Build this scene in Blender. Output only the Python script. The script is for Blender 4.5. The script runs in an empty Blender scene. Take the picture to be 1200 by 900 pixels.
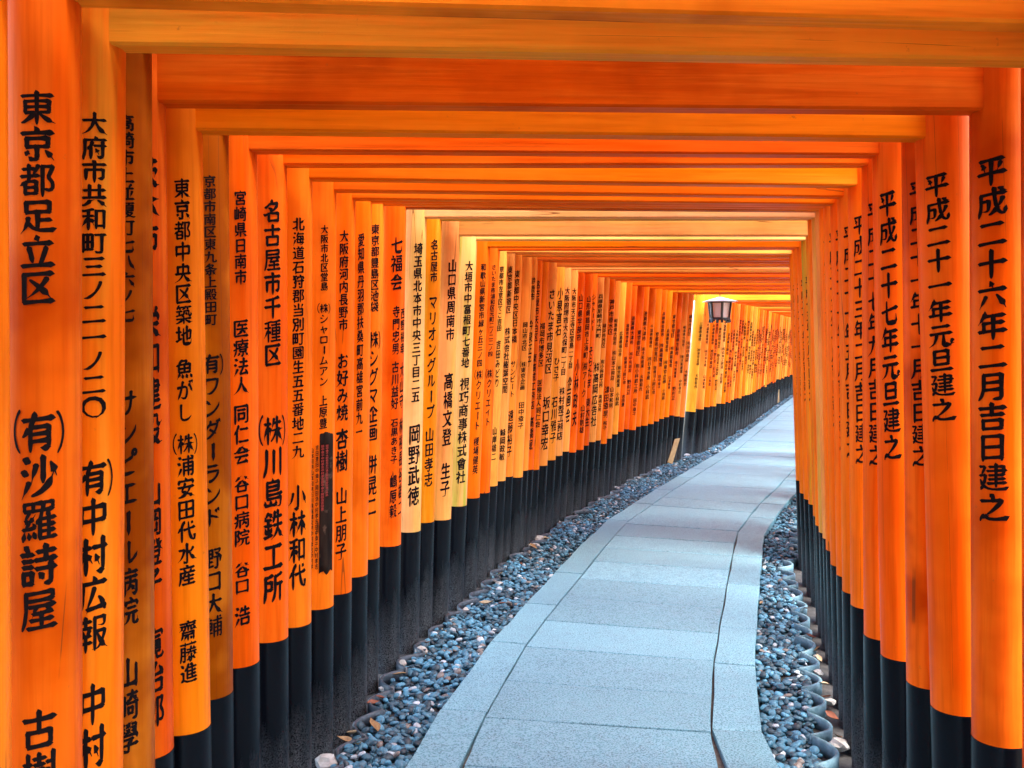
import bpy, bmesh, math, random
import numpy as np
from mathutils import Vector, noise

rnd = random.Random(7)
scene = bpy.context.scene
col = scene.collection

# ------------------------------------------------------------------ camera
F = 1100.0                      # focal length in pixels of the 1200 x 900 photograph
CAM_H = 1.60
PITCH = math.atan(53.0 / F)
cam_data = bpy.data.cameras.new('camera')
cam_data.sensor_fit = 'HORIZONTAL'
cam_data.sensor_width = 36.0
cam_data.lens = F / 1200.0 * 36.0
cam_data.clip_start = 0.05
cam_data.clip_end = 2000.0
cam = bpy.data.objects.new('camera', cam_data)
col.objects.link(cam)
cam.location = (0, 0, CAM_H)
cam.rotation_euler = (math.pi / 2 - PITCH, 0, 0)
scene.camera = cam

# ------------------------------------------------------------------ sky, sun, exposure
SUN_EL, SUN_AZ = math.radians(64), math.radians(128)    # azimuth clockwise from +Y
world = bpy.data.worlds.new('World')
scene.world = world
world.use_nodes = True
wn = world.node_tree
wn.nodes.clear()
sky = wn.nodes.new('ShaderNodeTexSky')
sky.sky_type = 'NISHITA'
sky.sun_disc = False
sky.sun_elevation = SUN_EL
sky.sun_rotation = SUN_AZ
sky.air_density = 1.0
sky.dust_density = 2.0
bg = wn.nodes.new('ShaderNodeBackground')
bg.inputs['Strength'].default_value = 0.15
wo = wn.nodes.new('ShaderNodeOutputWorld')
wn.links.new(sky.outputs[0], bg.inputs[0])
wn.links.new(bg.outputs[0], wo.inputs[0])

sun_data = bpy.data.lights.new('sun', 'SUN')
sun_data.energy = 0.9
sun_data.angle = math.radians(26)
sun_data.color = (1.0, 0.95, 0.88)
sun = bpy.data.objects.new('sun', sun_data)
col.objects.link(sun)
sd = Vector((math.sin(SUN_AZ) * math.cos(SUN_EL), math.cos(SUN_AZ) * math.cos(SUN_EL), math.sin(SUN_EL)))
sun.rotation_euler = sd.to_track_quat('Z', 'Y').to_euler()
sun.location = (0, 0, 12)

scene.view_settings.view_transform = 'Standard'
scene.view_settings.look = 'None'
scene.view_settings.gamma = 1.0
scene.view_settings.exposure = 3.4
scene.view_settings.use_curve_mapping = False
scene.cycles.use_denoising = True
scene.cycles.max_bounces = 10
scene.cycles.diffuse_bounces = 7
scene.cycles.glossy_bounces = 3
scene.cycles.sample_clamp_indirect = 8.0

# ------------------------------------------------------------------ pixel helpers
CP, SP = math.cos(PITCH), math.sin(PITCH)
def ray(x, y):
    u, v = (x - 600.0) / F, (450.0 - y) / F
    return u, CP + v * SP, -SP + v * CP          # world direction (x, y, z)
def on_height(x, y, z):
    dx, dy, dz = ray(x, y)
    t = (z - CAM_H) / dz
    return dx * t, dy * t
def at_depth(x, y, Y):
    dx, dy, dz = ray(x, y)
    t = Y / dy
    return dx * t, CAM_H + dz * t                # X and height

def interp(x, xs, ys):
    return float(np.interp(x, xs, ys))

# ------------------------------------------------------------------ object helpers
def link(o, parent=None):
    col.objects.link(o)
    if parent is not None:
        o.parent = parent
    return o
def mesh_obj(name, verts, faces, mat, parent=None, smooth=True, loc=(0, 0, 0)):
    me = bpy.data.meshes.new(name)
    me.from_pydata(verts, [], faces)
    me.update()
    if smooth:
        me.polygons.foreach_set('use_smooth', [True] * len(me.polygons))
    me.materials.append(mat)
    o = bpy.data.objects.new(name, me)
    o.location = loc
    return link(o, parent)
def empty(name, loc=(0, 0, 0)):
    o = bpy.data.objects.new(name, None)
    o.empty_display_size = 0.1
    o.location = loc
    return link(o)
def tag(o, label, cat, group=None):
    o['label'] = label
    o['category'] = cat
    if group:
        o['group'] = group
    return o
def bevel_box(x0, x1, y0, y1, z0, z1, b):
    """A box with chamfered edges as (verts, faces)."""
    bm = bmesh.new()
    bmesh.ops.create_cube(bm, size=1.0)
    for v in bm.verts:
        v.co = Vector(((x0 + x1) / 2 + v.co.x * (x1 - x0), (y0 + y1) / 2 + v.co.y * (y1 - y0), (z0 + z1) / 2 + v.co.z * (z1 - z0)))
    bmesh.ops.bevel(bm, geom=list(bm.edges), offset=b, segments=1, affect='EDGES', profile=0.6)
    bm.verts.index_update()
    r = [v.co[:] for v in bm.verts], [[v.index for v in f.verts] for f in bm.faces]
    bm.free()
    return r

# ------------------------------------------------------------------ materials
def new_mat(name):
    m = bpy.data.materials.new(name)
    m.use_nodes = True
    nt = m.node_tree
    b = nt.nodes['Principled BSDF']
    return m, nt, b
def N(nt, t, **kw):
    n = nt.nodes.new(t)
    for k, v in kw.items():
        setattr(n, k, v)
    return n
def mixc(nt, fac, a, b, blend='MIX'):
    n = nt.nodes.new('ShaderNodeMix')
    n.data_type = 'RGBA'
    n.blend_type = blend
    for sock, val in ((n.inputs[0], fac), (n.inputs[6], a), (n.inputs[7], b)):
        if hasattr(val, 'links') or isinstance(val, bpy.types.NodeSocket):
            nt.links.new(val, sock)
        elif isinstance(val, (int, float)):
            sock.default_value = val
        else:
            sock.default_value = (*val, 1.0)
    return n.outputs[2]
def ramp(nt, src, p0, p1, c0=(0, 0, 0), c1=(1, 1, 1)):
    n = nt.nodes.new('ShaderNodeValToRGB')
    n.color_ramp.elements[0].position = p0
    n.color_ramp.elements[1].position = p1
    n.color_ramp.elements[0].color = (*c0, 1)
    n.color_ramp.elements[1].color = (*c1, 1)
    nt.links.new(src, n.inputs[0])
    return n.outputs[0]
def math_n(nt, op, a, b=None, clamp=False):
    n = nt.nodes.new('ShaderNodeMath')
    n.operation = op
    n.use_clamp = clamp
    for i, v in enumerate((a, b)):
        if v is None:
            continue
        if isinstance(v, bpy.types.NodeSocket):
            nt.links.new(v, n.inputs[i])
        else:
            n.inputs[i].default_value = v
    return n.outputs[0]
def coords(nt, scale, shift=True):
    """Object coordinates, scaled, shifted by each object's own random number."""
    tc = N(nt, 'ShaderNodeTexCoord')
    mp = N(nt, 'ShaderNodeMapping')
    mp.inputs['Scale'].default_value = scale
    nt.links.new(tc.outputs['Object'], mp.inputs['Vector'])
    if shift:
        oi = N(nt, 'ShaderNodeObjectInfo')
        k = math_n(nt, 'MULTIPLY', oi.outputs['Random'], 60.0)
        cb = N(nt, 'ShaderNodeCombineXYZ')
        for i in range(3):
            nt.links.new(k, cb.inputs[i])
        nt.links.new(cb.outputs[0], mp.inputs['Location'])
    return mp.outputs[0]
def noise_n(nt, vec, scale, detail=4.0, rough=0.55):
    n = N(nt, 'ShaderNodeTexNoise')
    n.inputs['Scale'].default_value = scale
    n.inputs['Detail'].default_value = detail
    n.inputs['Roughness'].default_value = rough
    nt.links.new(vec, n.inputs['Vector'])
    return n.outputs[0]
def bump(nt, b, h, strength, dist):
    n = N(nt, 'ShaderNodeBump')
    n.inputs['Strength'].default_value = strength
    n.inputs['Distance'].default_value = dist
    nt.links.new(h, n.inputs['Height'])
    nt.links.new(n.outputs[0], b.inputs['Normal'])

def paint_material(name, axis):
    """Vermilion paint; hue comes from the object's colour, wear from the object's own 'wear' and 'algae' values."""
    m, nt, b = new_mat(name)
    oi = N(nt, 'ShaderNodeObjectInfo')
    long_s = (14, 14, 0.9) if axis == 'Z' else (0.9, 14, 14)
    fine_s = (60, 60, 2.5) if axis == 'Z' else (2.5, 60, 60)
    v1 = coords(nt, long_s)
    v2 = coords(nt, fine_s)
    v3 = coords(nt, (1, 1, 1))
    streak = noise_n(nt, v1, 1.0, 5.0)
    grain = noise_n(nt, v2, 1.0, 3.0)
    blotch = noise_n(nt, v3, 2.2, 4.0)
    spots = noise_n(nt, v3, 38.0, 3.0, 0.7)
    c = oi.outputs['Color']
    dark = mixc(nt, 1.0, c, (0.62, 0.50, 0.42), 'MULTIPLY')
    light = mixc(nt, 0.24, c, (0.95, 0.40, 0.04))
    c1 = mixc(nt, ramp(nt, streak, 0.36, 0.74), c, light)
    dark_blotch = N(nt, 'ShaderNodeAttribute', attribute_type='OBJECT', attribute_name='dark_blotch')
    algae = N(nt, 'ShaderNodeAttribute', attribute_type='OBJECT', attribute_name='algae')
    wm = math_n(nt, 'MULTIPLY', ramp(nt, blotch, 0.46, 0.70), dark_blotch.outputs['Fac'], True)
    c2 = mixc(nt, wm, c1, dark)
    gm = math_n(nt, 'MULTIPLY', ramp(nt, grain, 0.48, 0.72), 0.46, True)
    c3 = mixc(nt, gm, c2, dark)
    am = math_n(nt, 'MULTIPLY', ramp(nt, streak, 0.50, 0.66), algae.outputs['Fac'], True)
    c4 = mixc(nt, am, c3, (0.34, 0.34, 0.03))
    sm = math_n(nt, 'MULTIPLY', ramp(nt, spots, 0.70, 0.78), 0.45, True)
    c5 = mixc(nt, sm, c4, (0.30, 0.09, 0.02))
    ck = noise_n(nt, coords(nt, (9, 9, 0.22) if axis == 'Z' else (0.22, 9, 9)), 1.0, 1.0)
    line = math_n(nt, 'LESS_THAN', math_n(nt, 'ABSOLUTE', math_n(nt, 'SUBTRACT', ck, 0.5)), 0.0022)
    cm = math_n(nt, 'MULTIPLY', line, math_n(nt, 'MULTIPLY', ramp(nt, blotch, 0.50, 0.56), 0.75), True)
    c5 = mixc(nt, cm, c5, (0.14, 0.035, 0.008))
    nt.links.new(c5, b.inputs['Base Color'])
    r = math_n(nt, 'ADD', math_n(nt, 'MULTIPLY', blotch, 0.30), 0.28)
    nt.links.new(r, b.inputs['Roughness'])
    b.inputs['Specular IOR Level'].default_value = 0.14 if axis == 'Z' else 0.04
    b.inputs['Specular Tint'].default_value = (1.0, 0.42, 0.06, 1)
    hh = math_n(nt, 'ADD', grain, math_n(nt, 'MULTIPLY', streak, 0.8))
    bump(nt, b, hh, 0.30, 0.004)
    return m
M_POST = paint_material('vermilion_paint_upright', 'Z')
M_BEAM = paint_material('vermilion_paint_beam', 'X')

def black_base_material():
    m, nt, b = new_mat('black_base_paint')
    v1 = coords(nt, (22, 22, 1.6))
    v3 = coords(nt, (1, 1, 1))
    streak = noise_n(nt, v1, 1.0, 5.0)
    speck = noise_n(nt, v3, 190.0, 4.0, 0.75)
    tc = N(nt, 'ShaderNodeTexCoord')
    sp = N(nt, 'ShaderNodeSeparateXYZ')
    nt.links.new(tc.outputs['Object'], sp.inputs[0])
    # dust thrown up by rain: a ragged band that ends at its own height on every post
    low = N(nt, 'ShaderNodeMapRange')
    nt.links.new(math_n(nt, 'ADD', sp.outputs[2], math_n(nt, 'MULTIPLY', streak, -0.5)), low.inputs[0])
    low.inputs[1].default_value = 0.03
    low.inputs[2].default_value = -0.30
    dust = math_n(nt, 'MULTIPLY', low.outputs[0], ramp(nt, speck, 0.42, 0.64), True)
    c = mixc(nt, dust, (0.0022, 0.0026, 0.0042), (0.105, 0.112, 0.115))
    nt.links.new(c, b.inputs['Base Color'])
    nt.links.new(math_n(nt, 'ADD', math_n(nt, 'MULTIPLY', dust, 0.5), 0.27), b.inputs['Roughness'])
    b.inputs['Specular IOR Level'].default_value = 0.16
    bump(nt, b, math_n(nt, 'ADD', streak, math_n(nt, 'MULTIPLY', speck, 0.4)), 0.14, 0.002)
    return m
M_BLACK = black_base_material()

def simple_mat(name, c, rough=0.6, var=None, scale=20.0, bumpd=0.0):
    m, nt, b = new_mat(name)
    b.inputs['Roughness'].default_value = rough
    if var is None:
        b.inputs['Base Color'].default_value = (*c, 1)
    else:
        n = noise_n(nt, coords(nt, (1, 1, 1)), scale, 5.0, 0.65)
        nt.links.new(mixc(nt, ramp(nt, n, 0.35, 0.68), c, var), b.inputs['Base Color'])
        if bumpd:
            bump(nt, b, n, 0.6, bumpd)
    return m
M_INK = simple_mat('black_lettering_paint', (0.006, 0.004, 0.004), 0.8)
M_INK.node_tree.nodes['Principled BSDF'].inputs['Specular IOR Level'].default_value = 0.08
M_REDINK = simple_mat('red_lettering_paint', (0.30, 0.02, 0.01), 0.5)
M_CAP = simple_mat('black_cap_paint', (0.012, 0.012, 0.013), 0.5, (0.05, 0.05, 0.045), 6.0)

def stone_material():
    m, nt, b = new_mat('blue_grey_granite')
    oi = N(nt, 'ShaderNodeObjectInfo')
    v = coords(nt, (1, 1, 1))
    big = noise_n(nt, v, 3.0, 4.0)
    mid = noise_n(nt, v, 22.0, 5.0, 0.7)
    fine = noise_n(nt, v, 120.0, 4.0, 0.75)
    c = mixc(nt, ramp(nt, big, 0.35, 0.68), (0.040, 0.138, 0.166), (0.064, 0.182, 0.210))
    c = mixc(nt, ramp(nt, mid, 0.46, 0.74), c, (0.026, 0.072, 0.092))
    c = mixc(nt, ramp(nt, fine, 0.54, 0.80), c, (0.013, 0.032, 0.042))
    c = mixc(nt, math_n(nt, 'MULTIPLY', ramp(nt, fine, 0.48, 0.26), 0.8), c, (0.18, 0.34, 0.40))
    hsv = N(nt, 'ShaderNodeHueSaturation')
    nt.links.new(math_n(nt, 'ADD', math_n(nt, 'MULTIPLY', oi.outputs['Random'], 0.22), 0.89), hsv.inputs['Value'])
    nt.links.new(c, hsv.inputs['Color'])
    nt.links.new(hsv.outputs[0], b.inputs['Base Color'])
    b.inputs['Roughness'].default_value = 0.55
    bump(nt, b, math_n(nt, 'ADD', mid, math_n(nt, 'MULTIPLY', fine, 0.7)), 0.6, 0.006)
    return m
M_STONE = stone_material()
M_JOINT = simple_mat('joint_sand', (0.045, 0.040, 0.034), 0.9, (0.13, 0.105, 0.08), 40.0, 0.004)
M_SOIL = simple_mat('dark_damp_soil', (0.012, 0.011, 0.010), 0.9, (0.038, 0.034, 0.030), 26.0, 0.01)
M_FOREST = simple_mat('forest_floor', (0.045, 0.045, 0.02), 0.95, (0.10, 0.075, 0.04), 5.0, 0.02)
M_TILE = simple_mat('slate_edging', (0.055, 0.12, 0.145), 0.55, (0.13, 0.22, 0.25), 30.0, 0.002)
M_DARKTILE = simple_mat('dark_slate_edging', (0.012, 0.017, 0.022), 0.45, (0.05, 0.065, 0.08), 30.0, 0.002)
M_WOOD = simple_mat('raw_pale_wood', (0.50, 0.36, 0.17), 0.7, (0.34, 0.22, 0.10), 30.0, 0.002)
M_PALEROCK = simple_mat('pale_rock', (0.42, 0.40, 0.36), 0.8, (0.20, 0.18, 0.155), 14.0, 0.004)

def attr_mat(name, rough, scale, bumpd):
    m, nt, b = new_mat(name)
    a = N(nt, 'ShaderNodeAttribute', attribute_name='tone')
    n = noise_n(nt, coords(nt, (1, 1, 1), False), scale, 4.0, 0.6)
    c = mixc(nt, ramp(nt, n, 0.40, 0.70), a.outputs['Color'], mixc(nt, 1.0, a.outputs['Color'], (0.6, 0.6, 0.6), 'MULTIPLY'))
    nt.links.new(c, b.inputs['Base Color'])
    b.inputs['Roughness'].default_value = rough
    if bumpd:
        bump(nt, b, n, 0.4, bumpd)
    return m
M_PEBBLE = attr_mat('slate_pebble', 0.55, 90.0, 0.002)

# ------------------------------------------------------------------ layout curves (plan view, from the photograph)
def curve_from_px(pts, z=0.0):
    w = [on_height(x, y, z) for x, y in pts]
    w.sort(key=lambda p: p[1])
    return [p[1] for p in w], [p[0] for p in w]
def extend(c, y0, y1, s1):
    ys, xs = list(c[0]), list(c[1])
    s0 = (xs[2] - xs[0]) / (ys[2] - ys[0])
    ys.insert(0, y0); xs.insert(0, xs[0] - s0 * (ys[1] - y0))
    ys.append(y1); xs.append(xs[-1] + s1 * (y1 - ys[-2]))
    return ys, xs
EDGE_L = curve_from_px([(475, 900), (506, 845), (570, 757), (613, 710), (653, 668), (682, 637), (709, 611), (764, 576), (808, 550), (846, 528), (883, 500), (927, 467)])
JOINT_L = curve_from_px([(543, 900), (562, 847), (610, 763), (647, 715), (682, 673), (713, 635), (733, 613), (784, 577), (827, 550)])
JOINT_R = curve_from_px([(840, 900), (830, 864), (829, 818), (832, 779), (837, 740), (846, 697), (853, 665), (862, 626), (880, 601), (923, 553)])
EDGE_R = curve_from_px([(904, 900), (894, 864), (885, 790), (887, 736), (892, 665), (896, 626), (913, 600), (930, 579)])
EDGE_L = extend(EDGE_L, -3.0, 33.0, 0.39)
def xl(Y): return interp(Y, *EDGE_L)
_wl = [(y, interp(y, *extend(JOINT_L, -3.0, 33.0, 0.4)) - xl(y)) for y in (3.6, 5, 7, 9)]
def xjl(Y): return xl(Y) + interp(Y, [3.6, 5.0, 7.0, 9.0], [w for _, w in _wl])
def xr(Y):
    if Y <= EDGE_R[0][-1]:
        s0 = -0.02
        return interp(Y, *EDGE_R) if Y >= EDGE_R[0][0] else EDGE_R[1][0] + s0 * (EDGE_R[0][0] - Y) * -1
    return xl(Y) + (EDGE_R[1][-1] - xl(EDGE_R[0][-1])) + 0.02
def xjr(Y): return xr(Y) - interp(Y, [3.5, 5, 7, 9, 12], [0.205, 0.205, 0.22, 0.25, 0.24])

# ------------------------------------------------------------------ the gates: measured on the photograph
# (x of the path-side outline where orange meets black, y there, y of the beam's lower edge)
LEFT = [  # x_edge, y_boundary (or None with Y), y_beam_bottom
    (8, 1.62, None), (93, 1.83, 15), (141, 1.99, 56), (180, 2.13, None), (203, 2.31, 120),
    (247, 850, 151), (273, 811, None), (304, 775, 177), (338, 746, 192), (365, 729, 210), (391, 709, 224), (412, 692, 233),
    (431, 672, 237), (445, 652, 240), (470, 637, 244), (493, 621, 255), (509, 610, 258), (528.5, 607, 276), (547, 591, 281),
    (562, 582, 290), (574, 576, None), (583, 568, None), (592.5, 562, None), (601, 557, None), (612.5, 558, 300), (619, 550, None),
    (625, 549, None), (632, 549, None), (641.5, 544.5, 312), (651, 538, None), (659, 533, None), (667, 528, None), (675, 529, None),
    (684, 526, None), (690, 521, None), (698, 517, None), (704, 515, None), (711, 519, None), (717, 513, None), (724, 508, None),
    (731, 505, None), (737, 502, None), (745, 503, None), (751, 499, None), (759, 498, None), (766, 496, None), (772, 493, None),
    (778, 490, None), (784, 488, None), (790, 486, None), (796.5, 487, None), (802, 488, None), (815, 482, 352)]
HB0 = 0.57
RIGHT = {3: (1197, 2.17), 4: (1138, 868), 5: (1090, 831), 6: (1062, 803), 7: (1032, 771), 8: (1012, 748), 9: (997, 713), 10: (986.6, 696),
         11: (980, 677), 12: (973, 665), 13: (968, 648), 14: (964, 634), 15: (959.5, 627), 16: (955.5, 619), 17: (953, 608),
         18: (947.5, 594), 19: (942, 588), 20: (937, 581), 21: (932.5, 566)}
raw = []
for x, y, _ in LEFT:
    raw.append(y if y < 10 else on_height(x, y, HB0)[1])
sm = raw[:]
for i in range(6, len(raw) - 3):
    sm[i] = 0.4 * raw[i] + 0.6 * (raw[i - 2] + raw[i - 1] + raw[i] + raw[i + 1] + raw[i + 2]) / 5
for it in range(60):
    for i in range(1, len(sm)):
        d = 0.158 - (sm[i] - sm[i - 1])
        if d > 0:
            sm[i] += d / 2
            if i > 5:
                sm[i - 1] -= d / 2
SM_L = sm
print('gate depths', [round(v, 2) for v in sm])

ORANGES = [(0.82, 0.155, 0.010), (0.80, 0.120, 0.008), (0.84, 0.190, 0.014), (0.80, 0.105, 0.008), (0.84, 0.215, 0.018)]
PALE = (0.86, 0.42, 0.16)
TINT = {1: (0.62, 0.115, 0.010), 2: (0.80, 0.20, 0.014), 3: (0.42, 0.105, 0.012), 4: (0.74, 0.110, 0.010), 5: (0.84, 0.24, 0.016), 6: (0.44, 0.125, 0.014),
        7: (0.80, 0.105, 0.008), 8: (0.82, 0.125, 0.008), 9: (0.82, 0.18, 0.012), 10: (0.84, 0.185, 0.016), 11: (0.82, 0.17, 0.012), 12: (0.82, 0.17, 0.010),
        13: (0.80, 0.16, 0.012), 14: (0.78, 0.115, 0.008), 15: (0.88, 0.46, 0.20), 16: (0.68, 0.23, 0.02), 17: (0.86, 0.38, 0.17), 18: (0.84, 0.50, 0.15),
        19: (0.78, 0.15, 0.012), 20: (0.78, 0.12, 0.008), 28: (0.86, 0.33, 0.12), 30: (0.86, 0.36, 0.15), 52: (0.88, 0.44, 0.035)}
DARK_BLOTCH = {1: 1.3, 3: 2.2, 6: 2.2, 4: 1.2, 14: 1.0}  # Takasaki and Minami Ward gates: strongest dark blotches, over a browner tint
BEAM_TINT = {0: (0.84, 0.26, 0.02), 1: (0.86, 0.30, 0.015), 2: (0.84, 0.30, 0.02), 14: (0.50, 0.11, 0.01), 16: (0.80, 0.36, 0.06)}
ALGAE = {2: 0.35, 15: 0.35, 16: 0.7, 17: 0.35, 18: 0.85}

# inscriptions: (text, y_top, y_bottom, glyph width in px); ㈲ ㈱ are the bracketed company marks
TEXT_L = {
    0: [],
    1: [('東京都足立区', 104, 358, 37), ('㈲沙羅詩屋', 480, 742, 40), ('古樹', 832, 932, 38)],
    2: [('大府市共和町三ノ二一ノ二〇', 128, 492, 27), ('㈲中村広報', 538, 768, 32), ('中村', 803, 905, 30)],
    3: [('高崎市上並榎町七八六ノ七', 132, 378, 20), ('サンピエール病院', 455, 736, 24), ('山崎學', 772, 886, 24)],
    4: [('茨木市', 182, 298, 25), ('栄和建設', 358, 526, 25), ('山岡澄子', 562, 702, 23), ('寛治郎', 738, 858, 25)],
    5: [('東京都中央区築地', 208, 406, 18), ('魚がし', 420, 496, 19), ('㈱浦安田代水産', 508, 688, 20), ('齋藤進', 728, 803, 20)],
    6: [('京都市南区東九条上殿田町', 204, 382, 14), ('㈲ワンダーランド', 414, 620, 21), ('野口大輔', 643, 750, 21)],
    7: [('宮崎県日南市', 222, 334, 14), ('医療法人', 374, 464, 18), ('同仁会', 474, 546, 18), ('谷口病院', 558, 642, 18), ('谷口', 660, 698, 18), ('浩', 711, 736, 19)],
    8: [('名古屋市千種区', 234, 430, 20), ('㈱川島鉄工所', 486, 708, 24)],
    9: [('北海道石狩郡当別町園生五五番地二九', 254, 538, 14), ('小林和代', 568, 692, 20)],
    10: [('大阪市北区堂島', 263, 341, 9), ('㈱シャロームアン', 355, 453, 11), ('上原豊', 463, 503, 10)],
    11: [('大阪府河内長野市', 269, 388, 11), ('お好み焼', 413, 494, 14), ('杏樹', 502, 554, 15), ('山上朋子', 571, 658, 14)],
    12: [('愛知県丹羽郡扶桑町高雄宮前九一', 273, 514, 8)],
    13: [('東京都豊島区池袋', 262, 366, 11), ('㈱シグマ企画', 387, 518, 13), ('併晃二', 533, 606, 13)],
    14: [('七福会', 276, 341, 15), ('寺門忠男', 358, 416, 9), ('古川益好', 423, 480, 9), ('石黒あき子', 490, 544, 9), ('嶋原毅', 556, 608, 9), ('西野裕幸', 360, 415, 8, 0.62), ('大山守', 424, 480, 8, 0.62), ('林裕長谷雄二', 490, 606, 7, 0.62)],
    15: [('埼玉県北本市中央三丁目二五', 284, 472, 11), ('岡野武徳', 497, 594, 15)],
    16: [('名古屋市', 280, 331, 9), ('マリオングループ', 345, 492, 11), ('山田孝志', 501, 571, 11)],
    17: [('山口県周南市', 303, 400, 11), ('高橋文登', 436, 523, 12), ('生子', 542, 583, 13)],
    18: [('大垣市中富根町七番地', 305, 431, 10), ('視巧商事株式會社', 442, 567, 12)],
    19: [('和歌山県新宮市緑ヶ丘三ノ四', 308, 430, 7), ('㈱クリエート', 433, 505, 8), ('榎場健英', 512, 556, 7)],
    20: [('さいたま市浦和区元町二ノ二二ノ四', 309, 418, 6), ('㈱クリエイト', 432, 500, 7)],
    21: [('京都市左京区てこ吉田', 311, 388, 6), ('吉田みどり', 398, 454, 6), ('山岸雄二', 500, 540, 6)],
    22: [('東京都新宿区', 311, 367, 6), ('株式会社樹葉空間', 383, 461, 7), ('峰岡政敏', 502, 540, 7)],
    23: [('東京都中央区日本橋', 316, 402, 7), ('サンビート', 422, 466, 7), ('遠藤裕子', 480, 536, 7)],
    25: [('鈴鹿市', 324, 352, 7), ('今泉正子', 374, 430, 6)],
    26: [('名古屋市天白区', 328, 400, 6), ('東高成工務店', 414, 480, 6), ('高橋蔵', 488, 528, 7)],
    28: [('さいたま市見沼区', 338, 438, 9), ('坂口幸宏', 464, 528, 10)],
    29: [('小泉言石', 336, 394, 8), ('ひさ子', 418, 447, 8), ('石川雅子', 464, 520, 8)],
    30: [('大阪府堺市大久保町一丁目', 336, 440, 7), ('㈱村整工務店', 453, 516, 8)],
    31: [('大阪市天王寺区堂島一丁目', 337, 432, 6), ('企画会', 440, 496, 6)],
    32: [('山口県宇部市', 344, 400, 6), ('小林政夫', 420, 500, 6)],
    33: [('山形県鶴岡市上海町', 346, 420, 6), ('㈱アーク', 424, 466, 6), ('山村則雄', 474, 508, 6)],
    34: [('シャトードー', 344, 388, 6), ('そらたま', 405, 455, 6), ('東大生', 466, 500, 6)],
    35: [('兵庫県尼崎市大門町', 344, 396, 7), ('㈱高岡広告社', 424, 500, 8)],
    37: [('神戸市垂水区', 350, 392, 7), ('津田幸男', 452, 490, 7), ('祐子', 493, 504, 6)]}
PLACES = ['大阪府堺市', '京都市伏見区', '神戸市中央区', '東京都港区', '奈良県生駒市', '滋賀県大津市', '横浜市西区', '福岡市博多区', '広島県福山市', '岡山市北区', '三重県津市', '岐阜県大垣市', '静岡県浜松市', '千葉県船橋市', '兵庫県姫路市']
FIRMS = ['㈱山本工務店', '㈲田中商店', '㈱中央建設', '㈲大和産業', '㈱日本水産', '医療法人同仁会', '㈱東京企画', '㈲小林鉄工所', '㈱高橋電気', '㈲山田屋']
WHO = ['山本和男', '田中幸子', '小林武', '中村孝志', '高橋文男', '大野和代', '石川進', '岡田浩', '野村正', '吉田豊']
TEXT_R = {
    4: ('平成二十六年二月吉日建之', 180, 614, 33), 5: ('平成二十一年元旦建之', 199, 494, 27), 6: ('平成二十一年十一月吉日建之', 208, 548, 22),
    7: ('平成二十七年元旦建之', 221, 540, 20), 8: ('平成二十七年九月吉日建之', 234, 547, 18), 9: ('平成二十三年二月吉日建之', 250, 545, 15),
    10: ('平成二十一年五月吉日建之', 262, 537, 14), 11: ('平成二十一年六月吉日建之', 266, 528, 13), 12: ('平成二十三年七月吉日建之', 270, 500, 11),
    13: ('平成十九年四月吉日建之', 270, 492, 11), 14: ('平成十八年七月吉日建之', 281, 466, 10), 15: ('平成十七年十月吉日建之', 302, 468, 9),
    16: ('平成二十年二月吉日建之', 306, 474, 8), 17: ('平成二十二年二月吉日建之', 318, 476, 8), 18: ('平成十五年九月吉日建之', 322, 470, 8),
    19: ('平成二十一年三月吉日建之', 326, 470, 8), 20: ('平成二十年八月吉日建之', 330, 464, 7), 21: ('平成二十一年二月吉日建之', 332, 462, 7)}

# ------------------------------------------------------------------ brush lettering
def needed_chars():
    s = set('国()有株')
    for segs in TEXT_L.values():
        for t in segs: s |= set(t[0])
    for t in TEXT_R.values(): s |= set(t[0])
    for lst in (PLACES, FIRMS, WHO):
        for t in lst: s |= set(t)
    s -= set('㈲㈱')
    return sorted(s)

GRID = 112
def raster(tri):
    """Fill triangles (n, 3, 2) in em units -0.62..0.62 into a GRID x GRID bitmap."""
    img = np.zeros((GRID, GRID), bool)
    P = (tri + 0.62) / 1.24 * GRID
    for t in P:
        x0, y0 = np.floor(t.min(0)).astype(int) - 1; x1, y1 = np.ceil(t.max(0)).astype(int) + 1
        x0, y0, x1, y1 = max(0, x0), max(0, y0), min(GRID, x1), min(GRID, y1)
        if x1 <= x0 or y1 <= y0: continue
        gx, gy = np.meshgrid(np.arange(x0, x1) + 0.5, np.arange(y0, y1) + 0.5)
        def e(p, q): return (q[0] - p[0]) * (gy - p[1]) - (q[1] - p[1]) * (gx - p[0])
        a_, b_, c_ = e(t[0], t[1]), e(t[1], t[2]), e(t[2], t[0])
        img[y0:y1, x0:x1] |= ((a_ >= 0) & (b_ >= 0) & (c_ >= 0)) | ((a_ <= 0) & (b_ <= 0) & (c_ <= 0))
    return img
def thin(img):
    """Zhang-Suen thinning."""
    I = img.astype(np.uint8)
    def nb(I):
        p = np.pad(I, 1)
        return [p[0:-2, 1:-1], p[0:-2, 2:], p[1:-1, 2:], p[2:, 2:], p[2:, 1:-1], p[2:, 0:-2], p[1:-1, 0:-2], p[0:-2, 0:-2]]
    while True:
        changed = False
        for step in (0, 1):
            n = nb(I)
            B = sum(x.astype(int) for x in n)
            A = sum(((n[k] == 0) & (n[(k + 1) % 8] == 1)).astype(int) for k in range(8))
            if step == 0: c = (n[0] * n[2] * n[4] == 0) & (n[2] * n[4] * n[6] == 0)
            else: c = (n[0] * n[2] * n[6] == 0) & (n[0] * n[4] * n[6] == 0)
            d = (I == 1) & (B >= 2) & (B <= 6) & (A == 1) & c
            if d.any(): I[d] = 0; changed = True
        if not changed: return I.astype(bool)
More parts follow.
